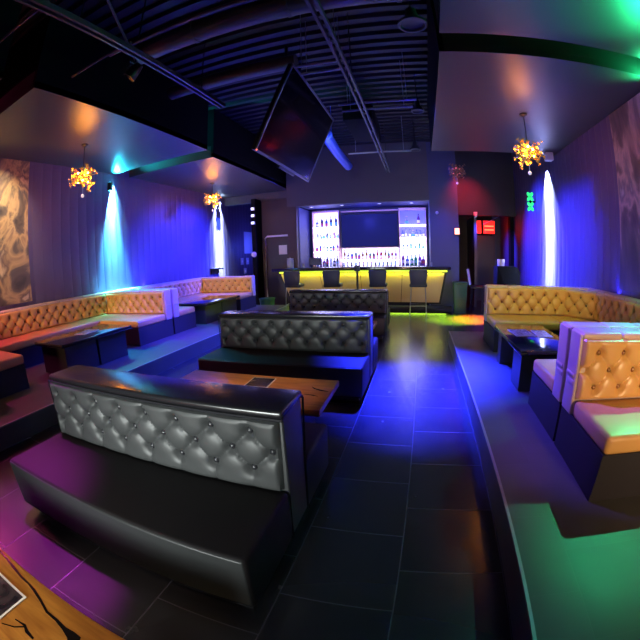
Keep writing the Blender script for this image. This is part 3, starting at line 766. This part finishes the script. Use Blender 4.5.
row(-3.62, -2.76, 7, 12.78, 1.8705, ['clear', 'green', 'purple', 'blue'], 'on the third tier of the left bar shelf', .92)
row(-3.62, -2.76, 7, 12.78, 1.3515, ['blue', 'dark', 'purple', 'clear'], 'on the bottom tier of the left bar shelf', 1.1)
row(-2.62, -.68, 15, 12.78, 1.5565, ['blue', 'green', 'red', 'dark', 'purple', 'amber'], 'on the lit shelf under the bar television', .94)
row(-2.60, -.70, 14, 12.50, 1.3515, ['clear', 'dark', 'blue', 'red'], 'on the back counter under the bar television', .62)
row(-.56, .27, 2, 12.78, 2.7405, ['clear', 'purple'], 'on the top tier of the right bar shelf', 1.1)
row(-.56, .27, 7, 12.78, 2.3105, ['clear', 'clear', 'blue'], 'on the second tier of the right bar shelf', .92)
row(-.56, .27, 6, 12.78, 1.9005, ['clear', 'blue', 'green', 'clear'], 'on the third tier of the right bar shelf', .8)
row(-.56, .27, 6, 12.78, 1.3515, ['purple', 'green', 'blue', 'purple'], 'on the bottom tier of the right bar shelf', 1.2)
# things on the counter
t = thing('glass_jar', 'clear jar on the left end of the bar counter', 'jar', (-4.02, 11.15, 1.356))
bm = NB(); lathe(bm, [(0, .004), (.11, .004), (.115, .02), (.115, .26), (.10, .29), (.10, .30), (.09, .30), (.105, .26), (.105, .02), (0, .02)], 16); finish('body', bm, G['clear'], t)
bm = NB(); lathe(bm, [(0, .335), (.02, .335), (.02, .315), (.11, .312), (.11, .302), (0, .302)], 16); finish('lid', bm, M_steel, t)
t = thing('register_screen', 'small dark register screen behind the left part of the bar counter', 'register', (-3.30, 11.55, 1.356), math.radians(10))
bm = NB(); box(bm, -.20, .20, -.02, .02, .06, .30, .006, 1); finish('screen', bm, M_navy, t)
bm = NB(); tube(bm, [(0, 0, .01), (0, .03, .1)], .02, 8); box(bm, -.1, .1, -.06, .08, 0, .012); finish('stand', bm, M_blkplastic, t)
for k, x in enumerate((-3.62, -2.9, -2.5, .05, .42)):
    bm = NB(); lathe(bm, [(0, .0), (.03, .0), (.04, .12), (.037, .12), (.028, .01), (0, .01)], 12)
    tag(finish('drinking_glass', bm, G['clear'], loc=(x, 11.3, 1.356)), 'clear drinking glass on the bar counter %s' % ('left of the register screen', 'just right of the register screen', 'in front of the left shelf edge', 'in front of the right shelf', 'near its right end')[k], 'glass', 'drinking glasses on the bar counter')
# recess downlights
for k, x in enumerate((-3.5, -2.45, -1.2, -.15)):
    t = thing('recessed_downlight', 'small recessed downlight over the bar, %s' % ('leftmost of four', 'second from the left', 'third from the left', 'rightmost of four')[k], 'downlight', (x, 12.0, 3.399), group='recessed downlights over the bar')
    bm = NB(); lathe(bm, [(.055, 0), (.08, 0), (.08, -.012), (.055, -.006)], 16); finish('ring', bm, M_steel, t)
    bm = NB(); lathe(bm, [(0, -.004), (.055, -.004), (.055, -.002), (0, -.002)], 16); finish('lens', bm, M_whitelamp, t)

# ================================================================== LEFT REAR DETAILS
bm = NB(); box(bm, XL+.001, XL+.012, 13.5, 14.9, 1.95, 2.85); tag(finish('pinned_poster', bm, M_paperblue, None, False), 'blue-lit notice board on the far left wall beside the dark passage', 'poster')
for k, (y, z, h) in enumerate(((13.25, 1.50, .27), (13.75, 1.50, .27), (13.5, 1.13, .22))):
    t = thing('switch_plate', 'pale switch plate under the notice board, %s' % ('left one of the upper two', 'right one of the upper two', 'lowest of the three')[k], 'switch', (XL+.001, y, z), group='switch plates under the notice board')
    bm = NB(); box(bm, 0, .012, -.12, .12, 0, h, .003, 1); finish('plate', bm, M_paperblue, t)
    bm = NB(); box(bm, .012, .02, -.03, .03, h*.35, h*.65); finish('toggle', bm, M_gwhite, t)
# ledge with a small plant-like object under the white streak
t = thing('wall_ledge', 'small dark ledge at the foot of the white streak on the left wall', 'ledge', (XL+.001, 11.15, 1.42))
bm = NB(); box(bm, 0, .22, -.35, .25, 0, .05, .006, 1); finish('board', bm, M_blkplastic, t)
for q in (-.3, .17):
    bm = NB(); box(bm, 0, .04, q, q+.03, -.15, 0); finish('bracket', bm, M_blkplastic, t)
for k, (z, l) in enumerate(((3.44, 'top'), (3.20, 'middle'), (2.95, 'lowest'))):
    t = thing('small_spotlight', '%s small white light on the post beside the dark passage' % l, 'light', (-5.44, 11.49, z), group='small white lights beside the dark passage')
    bm = NB(); box(bm, -.07, .07, -.06, 0, -.05, .05, .01, 2); finish('housing', bm, M_gwhite, t)
    bm = NB(); box(bm, -.05, .05, -.064, -.0605, -.035, .035); finish('lens', bm, M_whitelamp, t, False)
bm = NB(); box(bm, -.15, .15, -.01, 0, -.16, .16, .003, 1); tag(finish('wall_notice', bm, M_paper, loc=(-4.55, 11.925, 1.98)), 'white notice sheet on the dark door left of the bar', 'notice')
bm = NB(); lathe(bm, [(0, 0), (.09, 0), (.10, .03), (.07, .06), (0, .07)], 16)
bmesh.ops.rotate(bm, verts=bm.verts, matrix=Matrix.Rotation(PI/2, 3, 'X')); tag(finish('wall_bell', bm, mat('pale_pink', (.7, .5, .5), .5), loc=(-5.45, 11.495, 1.86)), 'pale round fitting on the post left of the metal frame', 'fitting')
# low tub left of the bar foot
t = thing('storage_tub', 'low green-lit tub on the floor at the left end of the bar', 'tub', (-4.72, 10.75, 0))
bm = NB(); lathe(bm, [(0, .01), (.21, .01), (.25, .40), (.27, .42), (.25, .43), (.23, .40), (.20, .03), (0, .03)], 20); finish('body', bm, M_greenlit, t)
bm = NB(); lathe(bm, [(0, .47), (.06, .46), (.26, .435), (.26, .431), (0, .431)], 20); finish('lid', bm, M_greenlit, t)

# ================================================================== RIGHT REAR DETAILS
t = thing('trash_bin', 'green-lit bin on the floor right of the bar', 'bin', (1.27, 11.0, 0))
bm = NB(); prism(bm, [(-.16, 0), (.16, 0), (.20, .85), (-.20, .85)], 'y', -.2, .2, .01); finish('body', bm, M_greenlit, t)
bm = NB(); box(bm, -.21, .21, -.21, .21, .851, .92, .015, 2); finish('lid', bm, M_greenlit, t)
t = thing('bar_chair', 'dark high chair with a pale tilted back beside the red passage', 'chair', (1.85, 11.35, 0), math.radians(75))
bm = NB(); box(bm, -.22, .22, -.2, .2, .70, .78, .02, 2); finish('seat', bm, M_blkplastic, t)
bm = NB(); prism(bm, [(-.24, .80), (-.20, .80), (-.28, 1.28), (-.32, 1.28)], 'x', -.2, .2, .01); 
bmesh.ops.rotate(bm, verts=bm.verts, matrix=Matrix.Rotation(PI, 3, 'Z')); finish('backrest', bm, M_gwhite, t)
for sx in (-1, 1):
    for sy in (-1, 1):
        bm = NB(); tube(bm, [(sx*.18, sy*.16, .70), (sx*.21, sy*.19, 0)], .015, 8); finish('leg', bm, M_blkplastic, t)
t = thing('host_cabinet', 'black cabinet with rounded shoulders behind the far right banquette', 'cabinet', (2.28, 9.3, 0))
bm = NB(); prism(bm, [(-.29, .06), (.31, .06), (.31, 1.30), (.24, 1.42), (.16, 1.45), (-.27, 1.45), (-.29, 1.43)], 'y', -.25, .25, .01); finish('body', bm, M_fascia, t)
bm = NB(); box(bm, -.26, .28, -.22, .22, 0, .06); finish('plinth', bm, M_base, t)
bm = NB(); lathe(bm, [(0, 0), (.085, 0), (.10, .17), (.09, .17), (.075, .01), (0, .01)], 16)
tag(finish('white_cup', bm, mat('white_paper_cup', (.85, .85, .9), .5), loc=(2.12, 9.2, 1.451)), 'white cup standing on the black cabinet', 'cup')
# red-lit panes over the hall door
for k, (x0, x1) in enumerate(((2.06, 2.46), (2.50, 2.98))):
    t = thing('red_light_box', 'red glowing box over the far hall door, %s' % ('the left, dimmer one', 'the right, brighter one')[k], 'light box', ((x0+x1)/2, 13.95, 2.50), group='red light boxes over the hall door')
    w = (x1-x0)/2
    bm = NB(); box(bm, -w, w, -.05, .06, 0, .52, .01, 1); finish('housing', bm, M_door, t)
    bm = NB(); box(bm, -w+.02, w-.02, -.056, -.0505, .02, .50); finish('red_pane', bm, M_red, t, False)
    if k: 
        bm = NB()
        for z in (.16, .30): tube(bm, [(-w+.06, -.065, z), (w-.06, -.065, z)], .022, 8)
        finish('lamp_tube', bm, M_redhot, t)
t = thing('indicator_lamp', 'small square orange-red lamp on the wall right of the bar', 'wall lamp', (1.22, 11.295, 2.42))
bm = NB(); box(bm, -.09, .09, -.05, .005, -.11, .11, .01, 2); finish('housing', bm, M_door, t)
bm = NB(); box(bm, -.07, .07, -.056, -.0505, -.09, .09); finish('lens', bm, M_redlamp, t, False)
t = thing('dome_camera', 'small white dome camera in the red-lit passage', 'camera', (1.92, 12.0, 2.999))
bm = NB(); box(bm, -.06, .06, -.09, .0, -.02, .10, .01, 2); finish('mount', bm, M_gwhite, t)
bm = NB(); ball(bm, (0, -.09, -.02), .065, 12); finish('dome', bm, M_gwhite, t)
pipe('slanted_rod', [(2.2, 12.15, 2.72), (2.75, 12.15, 2.995)], .015, M_steel, 'short slanting metal rod above the red light boxes', 'rod')
bm = NB(); ball(bm, (0, 0, 0), .05, 10); tube(bm, [(0, 0, 0), (0, .06, 0)], .02, 8)
tag(finish('small_wall_camera', bm, M_gwhite, loc=(.62, 11.235, 2.98)), 'small white round fitting high on the blue wall right of the bar', 'fitting')
# green neon ornament: two stacked clover shapes
t = thing('green_neon_sign', 'green glowing double clover ornament standing out from the right wall', 'neon sign', (3.157, 9.9, 3.19))
bm = NB(); box(bm, -.02, .142, .0, .02, -.03, .03, .004, 1); box(bm, -.02, .02, -.004, .02, -.22, .22, .004, 1); finish('bracket', bm, M_fascia, t)
for cz in (-.135, .135):
    for sx in (-1, 1):
        for sz in (-1, 1):
            bm = NB(); c = Vector((sx*.045, -.025, cz+sz*.062))
            ball(bm, (0, 0, 0), 1, 14)
            for v in bm.verts: v.co = Vector((v.co.x*.046, v.co.y*.022, v.co.z*.066))
            bmesh.ops.rotate(bm, verts=bm.verts, matrix=Matrix.Rotation(sx*sz*.5, 3, 'Y'))
            bmesh.ops.translate(bm, verts=bm.verts, vec=c); finish('lobe', bm, M_neon, t)

# ================================================================== LIGHTS
def aim(o, tgt):
    d = Vector(tgt)-o.location; o.rotation_euler = d.to_track_quat('-Z', 'Y').to_euler()
def spot(loc, tgt, col, w, ang, blend=.5, r=.03):
    l = bpy.data.lights.new('spot', 'SPOT'); l.color = col; l.energy = w; l.spot_size = math.radians(ang); l.spot_blend = blend; l.shadow_soft_size = r
    o = bpy.data.objects.new('spot_light', l); o.location = loc; link(o); aim(o, tgt); return o
def point(loc, col, w, r=.05):
    l = bpy.data.lights.new('point', 'POINT'); l.color = col; l.energy = w; l.shadow_soft_size = r
    o = bpy.data.objects.new('point_light', l); o.location = loc; return link(o)
def area(loc, tgt, col, w, sx, sy=None, spread=180):
    l = bpy.data.lights.new('area', 'AREA'); l.color = col; l.energy = w; l.shape = 'RECTANGLE'; l.size = sx; l.size_y = sy or sx; l.spread = math.radians(spread)
    o = bpy.data.objects.new('area_light', l); o.location = loc; link(o); aim(o, tgt); return o
CY, WB, GR, PK, BL, VI = (.02, .75, 1), (.45, .62, 1), (.02, 1, .32), (1, .05, .28), (.02, .05, 1), (.22, .12, 1)
# wall streaks: narrow core + wide scallop + glow on the soffit
def streak(x, side, y, col, core, wide, glow, hot, wc=None, cores=((.45, 70, .10), (1.2, 34, .55), (2.3, 18, 2.2)), wa=50):
    for dz, a, e in cores:
        spot((x+side*.13, y, 3.92), (x+side*.005, y, 3.92-dz), hot, core*e, a, .9, .01)
    spot((x+side*.25, y, 3.75), (x+side*.05, y, 1.3), wc or col, wide, wa, .8, .02)
    spot((x+side*.16, y, 3.90), (x+side*.6, y, 4.5), col, glow, 125, 1, .02)
streak(XL, 1, 6.33, CY, 12000, 6000, 900, (.2, .88, 1), None, ((.5, 62, .10), (1.0, 34, .8), (2.0, 14, 1.0)), 34)
streak(XL, 1, 11.5, WB, 30000, 1500, 15, (.6, .85, 1), (.04, .12, 1))
streak(XR, -1, 8.78, WB, 34000, 1500, 40, (.6, .85, 1), (.05, .10, 1))
streak(XR, -1, 3.80, GR, 600, 120, 160, (.3, 1, .6))
spot((XR-.25, 3.80, 3.6), (1.9, 2.65, .25), (.12, 1, .75), 150, 56, .3, .01)
spot((XR-.25, 3.80, 3.6), (2.1, 2.3, .9), (.02, 1, .30), 520, 31, .6, .01)
streak(XL, 1, 1.5, PK, 900, 200, 120, (1, .2, .4))
spot((XL+.25, 1.5, 3.6), (-5.6, 2.2, .8), (1, .06, .34), 300, 80, .6, .02)
spot((XL+.25, 6.33, 3.6), (-5.0, 5.6, .8), CY, 380, 70, .6, .02)
spot((XR-.35, 3.3, 3.2), (1.7, 2.3, 4.05), GR, 260, 84, 1, .05)
# blue LED strips on the booth tops, washing up the walls
area((XL+.035, 7.4, 1.212), (XL, 7.4, 2.2), (.03, .03, 1), 330, .03, 8.6)
area((XR-.035, 5.4, 1.212), (XR, 5.4, 2.2), (.03, .03, 1), 60, .03, 4.0)
# blue washes aimed from the ceiling over the aisle
spot((-2.9, 10.9, 4.3), (XL, 9.3, 1.2), (.02, .03, 1), 8000, 64, 1, .06)
spot((-.2, 10.9, 4.4), (XR, 9.2, 1.3), (.04, .04, 1), 9500, 62, 1, .06)
spot((-.4, 5.6, 4.3), (XR, 7.4, 2.2), (.02, .03, 1), 4000, 44, 1, .06)
spot((-2.5, 5.0, 4.3), (-4.8, 6.1, .9), (.10, .05, 1), 2600, 34, .6, .06)
spot((-1.9, 8.6, 3.9), (-4.1, 5.6, .3), (.02, .04, 1), 7000, 40, 1, .06)
spot((-.9, 7.6, 3.7), (1.25, 4.3, .5), (.02, .04, 1), 2400, 30, 1, .06)
spot((-.8, 3.5, 4.3), (1.2, 2.9, .8), (.16, .07, 1), 2000, 30, .6, .06)
spot((-.3, 6.0, 4.5), (.02, 4.5, 0), (.02, .03, 1), 42000, 36, 1, .06)
# added spots without fixtures, brightening mural, wooden tables and far booth panels
spot((-5.7, 2.9, 4.0), (XL, 3.2, 2.9), (1, .82, .55), 300, 70, .9, .04)
spot((-1.6, 2.0, 4.1), (-1.5, 2.95, .5), (1, .62, .35), 300, 26, .9, .03)
spot((-1.7, -.8, 3.9), (-1.45, .05, .5), (1, .72, .4), 210, 30, .9, .03)
spot((-5.1, 8.0, 4.0), (-5.7, 10.0, 1.0), (1, .75, .35), 260, 50, .9, .04)
spot((1.8, 4.6, 4.0), (1.9, 6.2, .95), (.62, 1, .22), 190, 52, .9, .04)
# purple on the floor at the left front
spot((-3.4, 2.0, 4.2), (-2.45, .60, 0), (.85, .04, .85), 2500, 27, 1, .08)
# chandeliers
for p, w in (((-5.47, 4.30, 3.42), 100), ((-5.75, 9.35, 3.55), 80), ((1.88, 5.80, 3.38), 60)):
    point(p, (1, .33, .025), w, .12)
# added soft-box fills behind the viewer, upright to brighten camera-facing panels
area((-1.6, -2.6, 1.45), (-1.5, 2.0, .75), (.93, 1, .97), 21, 1.6, .9, 46)
area((1.9, -2.9, 1.9), (2.2, 2.6, 1.0), (1, .66, .34), 22, .9, .9, 44)
area((-5.2, -2.0, 2.2), (-5.8, 5.5, 1.0), (1, .66, .28), 20, 1.0, .9, 42)
# bar
for x in (-3.5, -2.45, -1.2, -.15): spot((x, 12.0, 3.37), (x, 12.1, 0), (.25, .25, 1), 60, 120, 1, .04)
area((-1.7, 11.56, 3.385), (-1.7, 12.0, 2.6), (.10, .12, 1), 40, 4.0, .05)
for x in (-3.2, -1.7, -.2): point((x, 12.2, 2.9), (.08, .08, 1), 26, .04)
area((-1.75, 10.93, 1.185), (-1.75, 11.04, .2), (.80, 1, .03), 32, 5.0, .03)
for x in (-3.0, -.4): spot((x, 9.0, 4.3), (x, 11.1, .75), (1, .86, .6), 260, 46, 1, .05)
spot((.3, 9.6, 4.3), (.8, 11.3, 1.9), BL, 420, 46, 1, .05)
spot((-1.7, 10.2, 4.4), (-1.7, 11.2, 1.3), (.03, .03, 1), 300, 70, 1, .05)
area((-1.75, 10.84, .045), (-1.75, 10.4, 0), (.55, 1, .05), 3, 5.2, .03)
spot((.1, 9.6, 4.2), (.1, 9.4, 0), (.9, .85, .3), 700, 36, 1, .05)
spot((.9, 10.2, 4.0), (.95, 9.7, 0), (.45, 1, .02), 16000, 26, 1, .05)
# red passage
spot((1.6, 11.7, 2.9), (3.3, 13.0, 1.4), (.05, .06, 1), 1300, 60, 1, .05)
point((2.4, 13.2, 2.6), (1, .02, .02), 14, .15)
spot((2.0, 11.5, 2.9), (1.55, 9.9, 0), (1, .16, .01), 16000, 26, .8, .05)
spot((1.7, 10.8, 4.3), (1.5, 12, 3.2), (1, .02, .05), 260, 90, 1, .05)
# far left passage
point((-6.0, 13.6, 2.2), (.05, .08, 1), 60, .2)
point((-4.9, 11.0, 2.9), (.35, .3, 1), 9, .2)
# faint blue on the ceiling hardware and grey bulkhead
spot((-.5, 8.6, 2.2), (-.9, 7.0, 4.3), (.10, .14, 1), 120, 90, 1, .2)
spot((-1.7, 7.0, 4.0), (-1.7, 11.3, 3.9), (.6, .6, 1), 60, 100, 1, .2)

w = bpy.data.worlds.new('world'); sc.world = w; w.use_nodes = True
w.node_tree.nodes['Background'].inputs[0].default_value = (.25, .28, .5, 1)
w.node_tree.nodes['Background'].inputs[1].default_value = .015

# ================================================================== CAMERA (100 degree equidistant wide-angle lens)
cam = bpy.data.cameras.new('camera'); co = bpy.data.objects.new('camera', cam); link(co)
cam.type = 'PANO'; cam.panorama_type = 'FISHEYE_LENS_POLYNOMIAL'
cam.sensor_fit = 'HORIZONTAL'; cam.sensor_width = 36; cam.sensor_height = 36
cam.fisheye_fov = math.radians(170)
cam.fisheye_polynomial_k0 = 0; cam.fisheye_polynomial_k1 = -(640/36)/366.67
cam.fisheye_polynomial_k2 = 0; cam.fisheye_polynomial_k3 = 0; cam.fisheye_polynomial_k4 = 0
cam.clip_start = .02; cam.clip_end = 100
yaw, pitch, roll = map(math.radians, (15.50, -9.93, -1.83))
fwd = Vector((-math.sin(yaw)*math.cos(pitch), math.cos(yaw)*math.cos(pitch), math.sin(pitch)))
r = Vector((math.cos(yaw), math.sin(yaw), 0)); u = r.cross(fwd)
r2 = r*math.cos(roll)+u*math.sin(roll); u2 = -r*math.sin(roll)+u*math.cos(roll)
mw = Matrix((r2, u2, -fwd)).transposed().to_4x4(); mw.translation = (0, 0, 1.70)
co.matrix_world = mw
sc.camera = co
sc.view_settings.view_transform = 'Standard'; sc.view_settings.look = 'None'
sc.view_settings.gamma = 1; sc.view_settings.use_curve_mapping = False
sc.view_settings.exposure = 0
